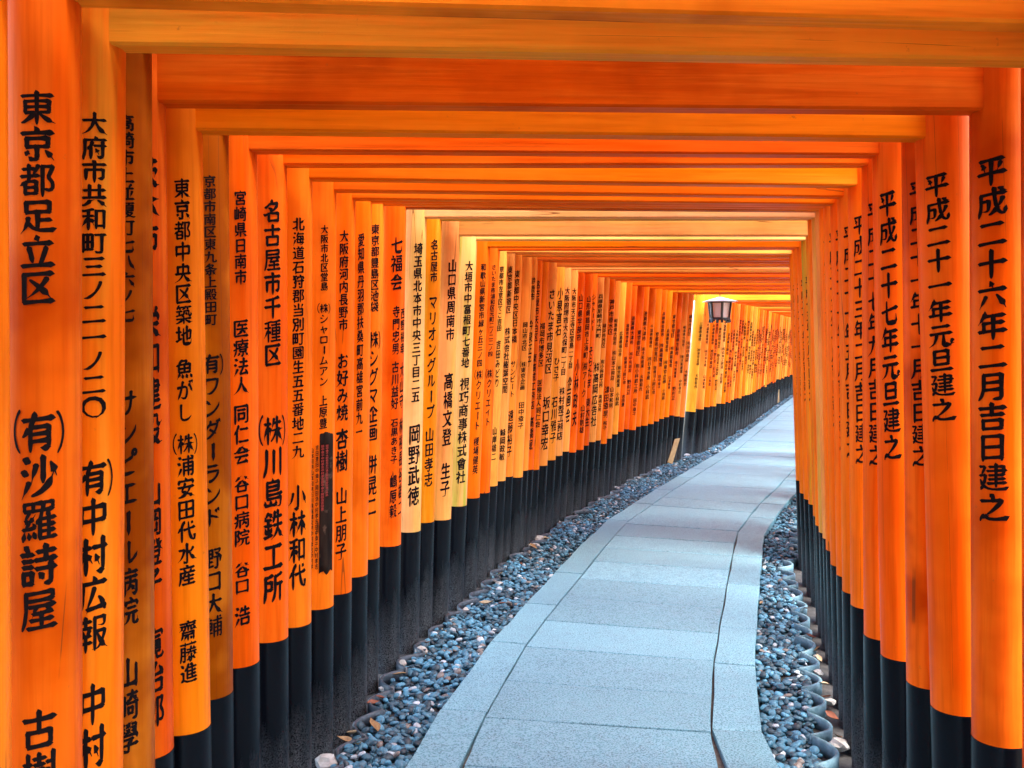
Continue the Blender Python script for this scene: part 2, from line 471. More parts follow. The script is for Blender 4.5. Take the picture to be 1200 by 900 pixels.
def strokes_of(sk):
    """Trace a skeleton into strokes; segments that run on straight through a crossing are joined."""
    pts = set(map(tuple, np.argwhere(sk)))
    def nbrs(p):
        r, c = p
        out = [(r + i, c + j) for i, j in ((-1, 0), (1, 0), (0, -1), (0, 1)) if (r + i, c + j) in pts]
        for i, j in ((-1, -1), (-1, 1), (1, -1), (1, 1)):
            q = (r + i, c + j)
            if q in pts and (r + i, c) not in pts and (r, c + j) not in pts: out.append(q)
        return out
    NB = {p: nbrs(p) for p in pts}
    nodes = {p for p in pts if len(NB[p]) != 2}
    segs, seen = [], set()
    for n0 in nodes:
        for q in NB[n0]:
            if (n0, q) in seen: continue
            path_, prev, cur = [n0, q], n0, q
            while cur not in nodes:
                nx = [x for x in NB[cur] if x != prev]
                if not nx: break
                prev, cur = cur, nx[0]
                path_.append(cur)
            seen.add((path_[0], path_[1])); seen.add((path_[-1], path_[-2]))
            segs.append(path_)
    used = {p for g_ in segs for p in g_} | nodes
    rest = pts - used
    while rest:                                    # closed loops
        p0 = next(iter(rest)); path_, prev, cur = [p0], None, p0
        while True:
            nx = [x for x in NB[cur] if x != prev and (x in rest)]
            if not nx: break
            prev, cur = cur, nx[0]
            if cur == p0: break
            path_.append(cur); rest.discard(cur)
        rest.discard(p0); segs.append(path_ + [p0])
    S = [np.array([(c, r) for r, c in g_], float) for g_ in segs]
    # cluster nodes that are close together (a crossing thins to a short bridge)
    S = [g_ for g_ in S]
    joints = []
    def near(p):
        for k, j in enumerate(joints):
            if np.hypot(*(j - p)) < 5.5: return k
        joints.append(p.copy()); return len(joints) - 1
    deg = {}
    ends = []
    keep = []
    for g_ in S:
        a_, b_ = near(g_[0]), near(g_[-1])
        if a_ == b_ and len(g_) < 8: continue
        keep.append(g_); ends.append([a_, b_])
    S = keep
    def tang(g_, at_start):
        k = min(len(g_) - 1, 7)
        d = (g_[k] - g_[0]) if at_start else (g_[-1 - k] - g_[-1])
        return d / (np.hypot(*d) + 1e-9)
    while True:
        best = None
        for i_ in range(len(S)):
            for j_ in range(i_ + 1, len(S)):
                for ei in (0, 1):
                    for ej in (0, 1):
                        if ends[i_][ei] == ends[j_][ej]:
                            c_ = -float(np.dot(tang(S[i_], ei == 0), tang(S[j_], ej == 0)))
                            if c_ > 0.86 and (best is None or c_ > best[0]): best = (c_, i_, ei, j_, ej)
        if best is None: break
        _, i_, ei, j_, ej = best
        A_ = S[i_][::-1] if ei == 0 else S[i_]
        B_ = S[j_] if ej == 0 else S[j_][::-1]
        na, nb_ = ends[i_][1 - ei], ends[j_][1 - ej]
        cut = 3 if min(len(A_), len(B_)) > 9 else 1
        S[i_] = np.concatenate([A_[:-cut], B_[cut:]]); ends[i_] = [na, nb_]
        del S[j_]; del ends[j_]
    # break at sharp corners
    out = []
    for g_ in S:
        if len(g_) < 4: continue
        cuts, k = [0], 6
        i_ = k
        while i_ < len(g_) - k:
            d1, d2 = g_[i_] - g_[i_ - k], g_[i_ + k] - g_[i_]
            cs = np.dot(d1, d2) / (np.hypot(*d1) * np.hypot(*d2) + 1e-9)
            if cs < 0.50:
                loc = [(np.dot(g_[m_] - g_[m_ - k], g_[m_ + k] - g_[m_]) / (np.hypot(*(g_[m_] - g_[m_ - k])) * np.hypot(*(g_[m_ + k] - g_[m_])) + 1e-9), m_) for m_ in range(i_, min(i_ + k, len(g_) - k))]
                m_ = min(loc)[1]; cuts.append(m_); i_ = m_ + k
            else: i_ += 1
        cuts.append(len(g_) - 1)
        out += [g_[p:q + 1] for p, q in zip(cuts[:-1], cuts[1:]) if q - p >= 3]
    return out
def brush(strk, ch, width):
    """One stroke path (em units) -> outline strip with a brush's swelling and tapering."""
    kana = '\u3040' <= ch <= '\u30ff'
    d = strk[-1] - strk[0]
    if (abs(d[0]) > abs(d[1]) and d[0] < 0) or (abs(d[1]) >= abs(d[0]) and d[1] > 0): strk = strk[::-1]; d = -d
    if len(strk) > 5:
        for _ in range(3): strk[1:-1] = (strk[:-2] + 2 * strk[1:-1] + strk[2:]) / 4
    seg = np.hypot(*np.diff(strk, axis=0).T); L = seg.sum()
    n = max(5, min(13, int(L / 0.075) + 3))
    u = np.concatenate([[0], np.cumsum(seg)]) / (L + 1e-9)
    t = np.linspace(0, 1, n)
    P = np.stack([np.interp(t, u, strk[:, 0]), np.interp(t, u, strk[:, 1])], 1)
    dx, dy = d
    if L < 0.16: prof, ext = ([0, .35, .75, 1], [0.70, 1.15, 1.15, 0.75]), (0.30, 0.35)
    elif abs(dy) < 0.42 * abs(dx): prof, ext = ([0, .12, .5, .82, .94, 1], [0.90, 0.80, 0.72, 0.90, 1.22, 0.80]), (0.25, 0.35)
    elif abs(dx) < 0.30 * abs(dy): prof, ext = ([0, .10, .5, .85, 1], [1.15, 1.05, 0.92, 0.98, 0.70]), (0.30, 0.45)
    elif dx < 0: prof, ext = ([0, .15, .6, 1], [1.15, 1.0, 0.80, 0.22]), (0.30, 0.7)
    else: prof, ext = ([0, .3, .78, 1], [0.55, 0.80, 1.38, 0.30]), (0.30, 0.8)
    if kana: prof, ext = ([0, .12, .5, .85, 1], [1.05, 0.95, 0.78, 0.90, 0.42]), (0.25, 0.4)
    W = np.interp(t, *prof) * width
    sd_ = ord(ch) * 0.173 + strk[0, 0] * 5 + strk[0, 1] * 3
    W = W * np.array([1 + 0.20 * noise.noise(Vector((tt * 3.0, sd_, 1.7))) for tt in t])
    T = np.gradient(P, axis=0); T /= (np.hypot(*T.T)[:, None] + 1e-9)
    P = np.concatenate([[P[0] - T[0] * width * ext[0]], P, [P[-1] + T[-1] * width * ext[1]]])
    T = np.concatenate([[T[0]], T, [T[-1]]]); W = np.concatenate([[W[0] * 0.45], W, [W[-1] * 0.45]])
    Nn = np.stack([-T[:, 1], T[:, 0]], 1)
    slant = np.array([T[:, 0], T[:, 1]]).T
    A_ = P + Nn * W[:, None] / 2; B_ = P - Nn * W[:, None] / 2
    if abs(dy) < 0.42 * abs(dx):                 # the tip meets the paper at a slant
        A_[0] -= T[0] * width * 0.30; B_[0] += T[0] * width * 0.05
        A_[-1] -= T[-1] * width * 0.25; B_[-1] += T[-1] * width * 0.20
    elif abs(dx) < 0.30 * abs(dy):
        B_[0] -= T[0] * width * 0.25
    m = len(P)
    V = np.concatenate([A_, B_])
    Fq = np.array([(k, m + k, m + k + 1) for k in range(m - 1)] + [(k, m + k + 1, k + 1) for k in range(m - 1)])
    return V, Fq
def build_glyphs(chars):
    objs = []
    for ch in chars:
        cu = bpy.data.curves.new('glyph', 'FONT')
        cu.body = ch; cu.size = 1.0; cu.resolution_u = 3; cu.fill_mode = 'FRONT'
        o = bpy.data.objects.new('glyph', cu)
        col.objects.link(o); objs.append(o)
    bpy.context.view_layer.update()
    dg = bpy.context.evaluated_depsgraph_get()
    tris = {}
    for ch, o in zip(chars, objs):
        me = bpy.data.meshes.new_from_object(o.evaluated_get(dg))
        me.calc_loop_triangles()
        co = np.array([v.co[:2] for v in me.vertices], float).reshape(-1, 2)
        tris[ch] = co[np.array([t.vertices[:] for t in me.loop_triangles], int).reshape(-1, 3)]
        bpy.data.meshes.remove(me)
    for o in objs:
        cu = o.data; bpy.data.objects.remove(o); bpy.data.curves.remove(cu)
    ref = tris['国'].reshape(-1, 2)
    ctr = (ref.min(0) + ref.max(0)) / 2
    em = (ref.max(0) - ref.min(0)).max() * 1.06
    out = {}
    for ch, T in tris.items():
        o = ctr if ch not in '()' else (T.reshape(-1, 2).min(0) + T.reshape(-1, 2).max(0)) / 2
        strk = strokes_of(thin(raster((T - o) / em)))
        strk = [(g_ + 0.5) / GRID * 1.24 - 0.62 for g_ in strk]
        tot = sum(np.hypot(*np.diff(g_, axis=0).T).sum() for g_ in strk)
        width = min(0.158, max(0.076, 0.52 / (tot + 0.4) + 0.046))
        if ch in '()': width = 0.085
        V, Fq, n0 = [], [], 0
        for g_ in strk:
            v, f = brush(g_.copy(), ch, width)
            V.append(v); Fq.append(f + n0); n0 += len(v)
        if not V: out[ch] = (np.zeros((0, 2)), np.zeros((0, 3), int)); continue
        V = np.concatenate(V); Fq = np.concatenate(Fq)
        if ch == 'ー': V = np.stack([V[:, 1] * 1.3 + 0.02, -V[:, 0]], 1); Fq = Fq
        elif ch not in '()〇': V[:, 1] += 0.12 * V[:, 0]
        out[ch] = (V, Fq)
    return out
GLYPH = build_glyphs(needed_chars())

def lettering(segs, r, ang0, fine):
    """segs: (text, z_top, z_bottom, width in metres) -> mesh wrapped round a post of radius r."""
    V, Fc, n0 = [], [], 0
    rr = r + 0.0009
    for text, zt, zb, w in segs:
        n = len(text)
        pitch = (zt - zb) / n
        for i, ch in enumerate(text):
            zc = zt - (i + 0.5) * pitch
            items = [(ch, 0.0, 1.0, 1.0)]
            if ch in '㈲㈱':
                items = [('有' if ch == '㈲' else '株', 0.0, 0.92, 0.92), ('(', -0.62, 0.9, 1.0), (')', 0.62, 0.9, 1.0)]
            for g, gx, sx, sy in items:
                v, f = GLYPH[g]
                if len(v) == 0: continue
                a = ang0 + (gx * w + v[:, 0] * w * sx) / r
                z = zc + v[:, 1] * pitch * 0.93 * sy
                V.append(np.stack([rr * np.sin(a), -rr * np.cos(a), z], 1))
                Fc.append(f + n0)
                n0 += len(v)
    if not V: return None
    return np.concatenate(V), np.concatenate(Fc)
def np_mesh(name, V, Fc, mat, smooth=True):
    me = bpy.data.meshes.new(name)
    me.vertices.add(len(V)); me.vertices.foreach_set('co', np.ascontiguousarray(V, np.float32).ravel())
    k = Fc.shape[1]
    me.loops.add(len(Fc) * k); me.loops.foreach_set('vertex_index', np.ascontiguousarray(Fc, np.int32).ravel())
    me.polygons.add(len(Fc)); me.polygons.foreach_set('loop_start', np.arange(0, len(Fc) * k, k, dtype=np.int32))
    me.polygons.foreach_set('use_smooth', np.full(len(Fc), smooth))
    me.update(calc_edges=True)
    me.materials.append(mat)
    return me

# ------------------------------------------------------------------ the setting
def strip(name, fa, fb, z, ys, mat, parent=None):
    v, f = [], []
    for i, Y in enumerate(ys):
        v += [(fa(Y), Y, z), (fb(Y), Y, z)]
        if i: f.append((2 * i - 2, 2 * i - 1, 2 * i + 1, 2 * i))
    return mesh_obj(name, v, f, mat, parent, smooth=False)
g = mesh_obj('ground', [(-400, -400, -0.09), (400, -400, -0.09), (400, 400, -0.09), (-400, 400, -0.09)], [(0, 1, 2, 3)], M_FOREST, smooth=False)
g['kind'] = 'structure'; g['label'] = 'brown forest floor around and under the row of gates'
YS = [(-3 + 0.3 * i) for i in range(120)]
soil = strip('soil_bed', lambda Y: xl(Y) - 0.75, lambda Y: xr(Y) + 0.9, -0.075, YS, M_SOIL)
soil['kind'] = 'structure'; soil['label'] = 'dark damp soil bed between the feet of the pillars'

path = strip('path', lambda Y: xl(Y) + 0.006, lambda Y: xr(Y) - 0.006, -0.026, YS, M_JOINT)
path['kind'] = 'structure'; path['label'] = 'curving footpath of blue grey stone slabs with sandy joints'

def heading(Y):
    return (((xl(Y + 0.6) + xr(Y + 0.6)) - (xl(Y - 0.6) + xr(Y - 0.6))) / 2) / 1.2
def slab(corners, name='slab'):
    """corners counter-clockwise in plan: a chamfered stone."""
    c = [Vector((x, y, 0)) for x, y in corners]
    mid = sum(c, Vector()) / 4
    dz = rnd.uniform(-0.0025, 0.0025)
    tx, ty = rnd.uniform(-0.003, 0.003), rnd.uniform(-0.003, 0.003)
    def lift(p, z): return (p.x - mid.x, p.y - mid.y, z + dz + (p.x - mid.x) * tx + (p.y - mid.y) * ty)
    v = []
    n = 4
    ring = []
    for i in range(4):                       # edges broken up a little so that arrises are not ruler-straight
        a, b = c[i], c[(i + 1) % 4]
        for k in range(n):
            p = a.lerp(b, k / n)
            inward = (mid - p).normalized()
            ring.append(p + inward * (0.0055 + rnd.uniform(-0.0015, 0.002)))
    m = len(ring)
    v += [lift(p, -0.07) for p in ring]
    v += [lift(p, -0.0035) for p in ring]
    v += [lift(p + (mid - p).normalized() * 0.0035, 0.0) for p in ring]
    f = []
    for j in range(2):
        for i in range(m):
            i2 = (i + 1) % m
            f.append((j * m + i, j * m + i2, (j + 1) * m + i2, (j + 1) * m + i))
    f.append(tuple(2 * m + i for i in range(m)))
    return mesh_obj(name, v, f, M_STONE, path, smooth=False, loc=(mid.x, mid.y, 0))
CENTER_Y = [3.40, 3.826, 4.24, 4.71, 5.15, 5.64, 6.09, 6.57, 7.0, 7.43, 7.9, 8.34]
while CENTER_Y[-1] < 31: CENTER_Y.append(CENTER_Y[-1] + rnd.uniform(0.42, 0.49))
y = CENTER_Y[0]
while y > -2.5:
    y -= rnd.uniform(0.42, 0.48); CENTER_Y.insert(0, y)
def cross(Y, fa, fb):
    """Corner pair of a joint square to the path at centre depth Y."""
    h = max(-0.02, min(0.5, heading(Y)))
    w = fb(Y) - fa(Y)
    xc = (xl(Y) + xr(Y)) / 2
    ya = Y - (fa(Y) - xc) * h * 0.9
    yb = Y - (fb(Y) - xc) * h * 0.9
    return (fa(ya), ya), (fb(yb), yb)
for a, b in zip(CENTER_Y[:-1], CENTER_Y[1:]):
    (p, q), (s, t) = cross(a, xjl, xjr), cross(b, xjl, xjr)
    slab([p, q, t, s])
def border(fa, fb, first, lo, hi):
    yy = list(first)
    while yy[-1] < 31: yy.append(yy[-1] + rnd.uniform(lo, hi))
    y = yy[0]
    while y > -2.5:
        y -= rnd.uniform(lo, hi); yy.insert(0, y)
    for a, b in zip(yy[:-1], yy[1:]):
        (p, q), (s, t) = cross(a, fa, fb), cross(b, fa, fb)
        slab([p, q, t, s], 'border_slab')
border(xl, xjl, [3.93 - 0.05, 4.75, 5.45, 6.2, 7.1], 0.70, 0.92)
border(xjr, xr, [3.86, 4.68, 5.28, 6.2, 7.0], 0.70, 0.92)

# ------------------------------------------------------------------ torii gates
NSEG = 28
def post_mesh(name, r0, r1, z0, z1, mat, parent, seed, wob=0.0012, caps=True, top_ring=None):
    v, f = [], []
    hs = np.linspace(z0, z1, 7)
    for z in hs:
        t = (z - z0) / (z1 - z0)
        r = r0 + (r1 - r0) * t
        for k in range(NSEG):
            a = 2 * math.pi * k / NSEG
            w = noise.noise(Vector((math.cos(a) * 1.5, math.sin(a) * 1.5, z * 1.1 + seed))) * wob
            v.append(((r + w) * math.sin(a), -(r + w) * math.cos(a), z))
    for j in range(len(hs) - 1):
        for k in range(NSEG):
            k2 = (k + 1) % NSEG
            f.append((j * NSEG + k, j * NSEG + k2, (j + 1) * NSEG + k2, (j + 1) * NSEG + k))
    o = mesh_obj(name, v, f, mat, parent)
    me = o.data
    if caps:
        bm = bmesh.new(); bm.from_mesh(me); bm.verts.ensure_lookup_table()
        bm.faces.new([bm.verts.new(c_) for c_ in [bm.verts[k].co.copy() for k in range(NSEG)]][::-1]).smooth = False
        bm.verts.ensure_lookup_table()
        bm.faces.new([bm.verts.new(c_) for c_ in [bm.verts[(len(hs) - 1) * NSEG + k].co.copy() for k in range(NSEG)]]).smooth = False
        bm.to_mesh(me); bm.free()
    return o

BEAM_H = 0.135
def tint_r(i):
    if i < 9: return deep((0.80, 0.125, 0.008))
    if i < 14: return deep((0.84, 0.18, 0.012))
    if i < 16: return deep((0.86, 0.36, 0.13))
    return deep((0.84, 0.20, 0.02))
ANGLE_L = {1: 20, 4: 43, 18: 27}
def deep(t):
    k = max(0.0, min(1.0, (t[1] - 0.25) / 0.25))          # faded gates keep their pale tone
    return (t[0], t[1] * (0.80 + 0.12 * k), t[2] * (0.15 + 0.75 * k))
def make_gate(i, left, right, beam_z, tint, dark_blotch, algae, textL, textR, hbL, hbR, fine):
    """left/right: (x, y, radius, lean) of the post axes on the ground."""
    cx, cy = (left[0] + right[0]) / 2, (left[1] + right[1]) / 2
    root = empty('torii_gate', (cx, cy, 0))
    top = beam_z + BEAM_H + 0.15
    for side, (x, y, r, lean), segs, hb in ((-1, left, textL, hbL), (1, right, textR, hbR)):
        p = post_mesh('pillar', r, r * 0.985, hb, top, M_POST, root, i * 7.3 + side)
        p.location = (x - cx, y - cy, 0)
        p.rotation_euler = (rnd.uniform(-0.004, 0.004), math.atan(lean) * (-side), 0)
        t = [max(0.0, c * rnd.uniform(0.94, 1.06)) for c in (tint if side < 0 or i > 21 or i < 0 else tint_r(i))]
        p.color = (t[0], t[1], t[2], 1)
        p['dark_blotch'] = float(dark_blotch); p['algae'] = float(algae)
        b = post_mesh('pillar_base', r + 0.0015, r + 0.0012, -0.12, hb, M_BLACK, p, i * 3.1 + side)
        if segs:
            ang = math.radians(ANGLE_L.get(i, 31) if side < 0 else -42)
            for sg in segs:
                L = lettering([sg[:4]], r, ang + (sg[4] if len(sg) > 4 else 0.0), fine)
                if L: link(bpy.data.objects.new('lettering', np_mesh('lettering', L[0], L[1], M_INK)), p)
    # tie beam between the pillars
    xl_, xr_ = left[0] + left[3] * beam_z, right[0] - right[3] * beam_z
    L = math.hypot(xr_ - xl_, right[1] - left[1])
    yaw = math.atan2(right[1] - left[1], xr_ - xl_)
    def beam(name, x0, x1, hy, z0, z1, mat, sag=0.0, b=0.006):
        v, f = bevel_box(x0, x1, -hy, hy, z0, z1, b)
        o = mesh_obj(name, v, f, mat, root, smooth=False)
        o.location = ((xl_ + xr_) / 2 - cx, 0, 0)
        o.rotation_euler = (0, 0, yaw)
        t = [max(0.0, c * rnd.uniform(0.9, 1.1)) for c in BEAM_TINT.get(i, tint)]
        o.color = (*t, 1)
        o['dark_blotch'] = float(dark_blotch); o['algae'] = float(algae)
        return o
    tie = beam('tie_beam', -L / 2 - 0.17, L / 2 + 0.17, 0.033, beam_z, beam_z + BEAM_H, M_BEAM)
    tie.rotation_euler.y = GATE_TILT.get(i, rnd.uniform(-0.003, 0.003))
    # top beam, gently upturned at both ends, under a black cap
    def curved(name, half, hy, z0, z1, mat, par, rise):
        v, f = [], []
        nx = 9
        for k in range(nx):
            x = -half + 2 * half * k / (nx - 1)
            up = rise * abs(x / half) ** 3
            for (yy, zz) in ((-hy, z0), (hy, z0), (hy, z1), (-hy, z1)):
                v.append((x, yy, zz + up))
        for k in range(nx - 1):
            for j in range(4):
                a, b2 = k * 4 + j, k * 4 + (j + 1) % 4
                f.append((a, a + 4, b2 + 4, b2))
        f += [(0, 1, 2, 3), tuple((nx - 1) * 4 + j for j in (3, 2, 1, 0))]
        o = mesh_obj(name, v, f, mat, par, smooth=False)
        o.color = (*tint, 1); o['dark_blotch'] = float(dark_blotch); o['algae'] = float(algae)
        return o
    head = curved('top_beam', L / 2 + 0.34, 0.036, top, top + 0.10, M_BEAM, root, 0.05)
    head.location = ((xl_ + xr_) / 2 - cx, 0, 0); head.rotation_euler = (0, 0, yaw)
    curved('beam_cap', L / 2 + 0.38, 0.043, top + 0.102, top + 0.135, M_CAP, head, 0.055)
    return root

# lean of the pillars towards the path, growing with distance as photographed
def lean_l(i): return interp(i, [0, 1, 2, 3, 4, 5, 8, 10, 15, 18, 30, 45, 52, 60], [0.02, 0.020, 0.023, 0.015, 0.006, 0.003, 0.010, 0.017, 0.024, 0.042, 0.05, 0.058, 0.075, 0.06])
LEAN_R = {4: 0.027, 5: 0.050, 6: 0.03, 7: 0.038, 8: 0.024, 9: 0.024, 10: 0.03}
GATE_TILT = {1: 0.012, 2: 0.008}

gates = []
W_AX = 2.13
RD = {}
for i, (rx, ry) in RIGHT.items():
    d = ry if ry < 10 else on_height(rx, ry - 4, HB0)[1]
    RD[i] = d if i < 6 else 0.6 * d + 0.4 * (SM_L[i] + 0.02)
ks = sorted(RD)
for it in range(200):
    for a, b in zip(ks[:-1], ks[1:]):
        d = 0.150 - (RD[b] - RD[a])
        if d > 0:
            RD[b] += d / 2
            if a > 4: RD[a] -= d / 2
print('right depths', [round(RD[k], 2) for k in ks])
rows = []
for i, (x, yb, ybeam) in enumerate(LEFT):
    Y = SM_L[i]
    r = rnd.uniform(0.066, 0.071) if i > 2 else 0.070
    if i == 5: r = 0.068
    if yb < 10:
        px = yb and None
        u = (x - 600) / F
        xe, hb = at_depth(x, 820, Y)[0], HB0
    else:
        xe, hb = at_depth(x, yb, Y)
    u = (x - 600) / F
    ax_hb = xe - r * math.sqrt(1 + u * u)
    ln = lean_l(i)
    gx = ax_hb - ln * hb
    bz = CAM_H + 0.60 + rnd.uniform(-0.012, 0.012)
    if ybeam is not None:
        xm = 600 + 0.5 * (x - 600)
        bz = at_depth(xm, ybeam, Y - 0.033)[1]
        if i == 1: bz = CAM_H + 0.632
    if i == 0: bz = CAM_H + 0.66
    if i == 3: bz = CAM_H + 0.66
    if i == 6: bz = CAM_H + 0.60
    if i in RIGHT:
        rx, ry = RIGHT[i]
        RY = RD[i]
        rr = rnd.uniform(0.066, 0.071) if i != 5 else 0.075
        lr = LEAN_R.get(i, 0.035 + 0.001 * (i - 10))
        if ry < 10:
            rxe, rhb = at_depth(rx, 470, RY)[0], HB0
            ur = (rx - 600) / F
            rgx = rxe + rr * math.sqrt(1 + ur * ur) + lr * 1.52
        else:
            rxe, rhb = at_depth(rx, ry - 4, RY)
            ur = (rx - 600) / F
            rgx = rxe + rr * math.sqrt(1 + ur * ur) + lr * rhb
    else:
        rr = rnd.uniform(0.066, 0.071)
        RY = Y + (0.05 if i > 21 else 0.0) + rnd.uniform(-0.01, 0.01)
        lr, rhb = 0.04, HB0 + rnd.uniform(-0.02, 0.02)
        rgx = gx + W_AX + (0.0 if i > 21 else -0.05)
        if i > 21: rgx = max(rgx, (946 - 600) / F * RY + rr + lr * 0.57)
        if i < 3:
            RY = [1.80, 1.92, 2.05][i]; rgx = 1.255; lr = 0.024
    rows.append([i, (gx, Y, r, ln), (rgx, RY, rr, lr), bz, hb, rhb])
# the far part of the row, past the gap where daylight falls in
last = rows[-1]
FARX = [on_height(x, y, HB0) for x, y in ((820, 482), (855, 470), (867, 465.3), (880, 460.5), (895, 453), (913, 444.5), (928, 439))]
fy, fx = [p[1] for p in FARX], [p[0] for p in FARX]
fx.append(fx[-1] + 0.36 * (40 - fy[-1])); fy.append(40.0)
Y = last[1][1] + 0.26
i = last[0] + 1
while Y < 32.0:
    r = rnd.uniform(0.066, 0.071)
    ln = 0.062
    xe = interp(Y, fy, fx) + rnd.uniform(-0.012, 0.012)
    gx = xe - r - ln * HB0
    rows.append([i, (gx, Y, r, ln), (gx + W_AX, Y + 0.05, r, 0.04), CAM_H + 0.585 + rnd.uniform(-0.012, 0.012), HB0 + rnd.uniform(-0.03, 0.03), HB0])
    Y += rnd.uniform(0.25, 0.34)
    i += 1
# the row goes on behind the viewpoint and shades the first gates
bx = rows[0]
for k in range(1, 14):
    Yb = 1.62 - 0.21 * k + rnd.uniform(-0.015, 0.015)
    gxb = bx[1][0] - 0.03 * k
    rows.append([-k, (gxb, Yb, 0.069, 0.02), (1.26 - 0.012 * k, Yb + 0.06, 0.069, 0.024), CAM_H + 0.66 + rnd.uniform(-0.01, 0.01), HB0, HB0])
print('gates', len(rows))

GATE_LABEL = {
    0: 'torii gate standing just before the Adachi Ward gate, its edge bare of lettering',
    1: 'dull brownish torii gate with bold Adachi Ward, Tokyo lettering on a broad pillar',
    2: 'yellowish orange torii gate inscribed Obu City, its beam streaked with green algae',
    3: 'dark brown blotched torii gate inscribed with the name of a Takasaki hospital',
    4: 'red orange torii gate dated February of the twenty-sixth year opposite Ibaraki City lettering',
    5: 'bright yellow orange torii gate inscribed Chuo Ward, Tsukiji, with a New Year date opposite',
    6: 'dark brown blotched torii gate inscribed Minami Ward, Kyoto',
    7: 'deep orange torii gate inscribed Nichinan City, Miyazaki, for a hospital',
    8: 'deep orange torii gate inscribed Chikusa Ward, Nagoya, for an ironworks',
    9: 'orange torii gate with one long Hokkaido address running down its pillar',
    10: 'orange torii gate with a dark bare wood panel of tiny writing on its pillar',
    11: 'orange torii gate inscribed Kawachinagano City, Osaka, for a pancake restaurant',
    12: 'orange torii gate with small thin Aichi Prefecture address lettering',
    13: 'orange torii gate inscribed Toshima Ward, Tokyo, half hidden behind the Aichi gate',
    14: 'red orange torii gate with three large characters above many small names, brown beam',
    15: 'faded pale peach torii gate inscribed Kitamoto City, Saitama',
    16: 'olive tinged torii gate inscribed Nagoya City between two pale peach gates',
    17: 'faded peach torii gate inscribed Shunan City, Yamaguchi, with a knotty pale beam',
    18: 'pale yellow green algae streaked torii gate inscribed Ogaki City',
    19: 'orange torii gate inscribed Wakayama Prefecture, next beyond the algae streaked pale gate',
    20: 'red orange torii gate inscribed Urawa Ward, Saitama, in tiny characters',
    21: 'orange torii gate inscribed Sakyo Ward, Kyoto, in tiny characters',
    26: 'orange torii gate inscribed Tempaku Ward, Nagoya, in small characters',
    29: 'orange torii gate with four big spaced characters beside the pale Minuma Ward gate',
    31: 'orange torii gate inscribed Tennoji Ward, Osaka, just beyond the pinkish Sakai gate',
    32: 'orange torii gate inscribed Ube City, Yamaguchi, in small characters',
    33: 'orange torii gate inscribed Tsuruoka City, Yamagata, in small characters',
    34: 'orange torii gate with short phonetic katakana lettering high on its pillar',
    35: 'orange torii gate inscribed Amagasaki City, Hyogo, for an advertising company',
    37: 'orange torii gate inscribed Tarumi Ward, Kobe, in small characters',
    22: 'orange torii gate inscribed Shinjuku Ward, Tokyo, with a company name',
    23: 'orange torii gate inscribed Nihonbashi, Chuo Ward, Tokyo',
    25: 'orange torii gate with the three characters of Suzuka City high on its pillar',
    28: 'pale orange torii gate with large Minuma Ward, Saitama lettering',
    30: 'faded pinkish torii gate inscribed Sakai, Osaka, in bold characters',
    52: 'bright yellow torii gate beyond the gap where daylight falls into the row'}
for (i, left, right, bz, hb, rhb) in rows:
    if i < 53:
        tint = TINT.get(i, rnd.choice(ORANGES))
    else:
        tint = rnd.choice(ORANGES + [(0.86, 0.30, 0.06)])
    if i not in TINT and i > 20 and rnd.random() < 0.28:
        tint = (0.86, rnd.uniform(0.28, 0.40), rnd.uniform(0.06, 0.14))
    segs = []
    Yf = left[1] - left[2]
    if i in TEXT_L:
        px = LEFT[i][0]
        for sg in TEXT_L[i]:
            t, y0, y1, w = sg[:4]
            segs.append((t, at_depth(px, y0, Yf)[1], at_depth(px, y1, Yf)[1], w * Yf / F) + tuple(sg[4:]))
    elif i > 20:
        z = 1.72 + rnd.uniform(-0.05, 0.22)
        for t in (rnd.choice(PLACES), rnd.choice(FIRMS), rnd.choice(WHO)):
            s = rnd.uniform(0.042, 0.062)
            if z - s * len(t) < 0.68: break
            segs.append((t, z, z - s * len(t), s * 0.95))
            z -= s * len(t) + rnd.uniform(0.05, 0.12)
    segr = []
    Yr = right[1] - right[2]
    if i in TEXT_R:
        t, y0, y1, w = TEXT_R[i]
        px = RIGHT[i][0]
        segr.append((t, at_depth(px, y0, Yr)[1], at_depth(px, y1, Yr)[1], w * Yr / F))
    elif i > 21:
        segr.append(('平成' + rnd.choice(['十五', '十七', '十八', '二十', '二十一', '二十二']) + '年' + rnd.choice('二三五七九') + '月吉日建之', 1.9, 1.25, 0.045))
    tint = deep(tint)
    root = make_gate(i, left, right, bz, tint, DARK_BLOTCH.get(i, 0.25 + 0.55 * rnd.random()), ALGAE.get(i, 0.0), segs, segr, hb, rhb, i < 19)
    gates.append(root)
    if i < 0:
        lab = 'plain orange torii gate without lettering, standing before the Adachi Ward gate'
        root['group'] = 'torii gates before the first lettered gate'
    elif i in GATE_LABEL:
        lab = GATE_LABEL[i]
    elif i < 52:
        lab = 'orange torii gate in the crowded stretch between the algae streaked gate and the daylight gap'
        root['group'] = 'crowded torii gates before the daylight gap'
    else:
        lab = 'distant orange torii gate in the bend beyond the yellow gate and hanging lantern'
        root['group'] = 'distant torii gates in the bend'
    if 'group' not in root: root['group'] = 'vermilion torii gates along the path'
    root['label'] = lab; root['category'] = 'torii gate'

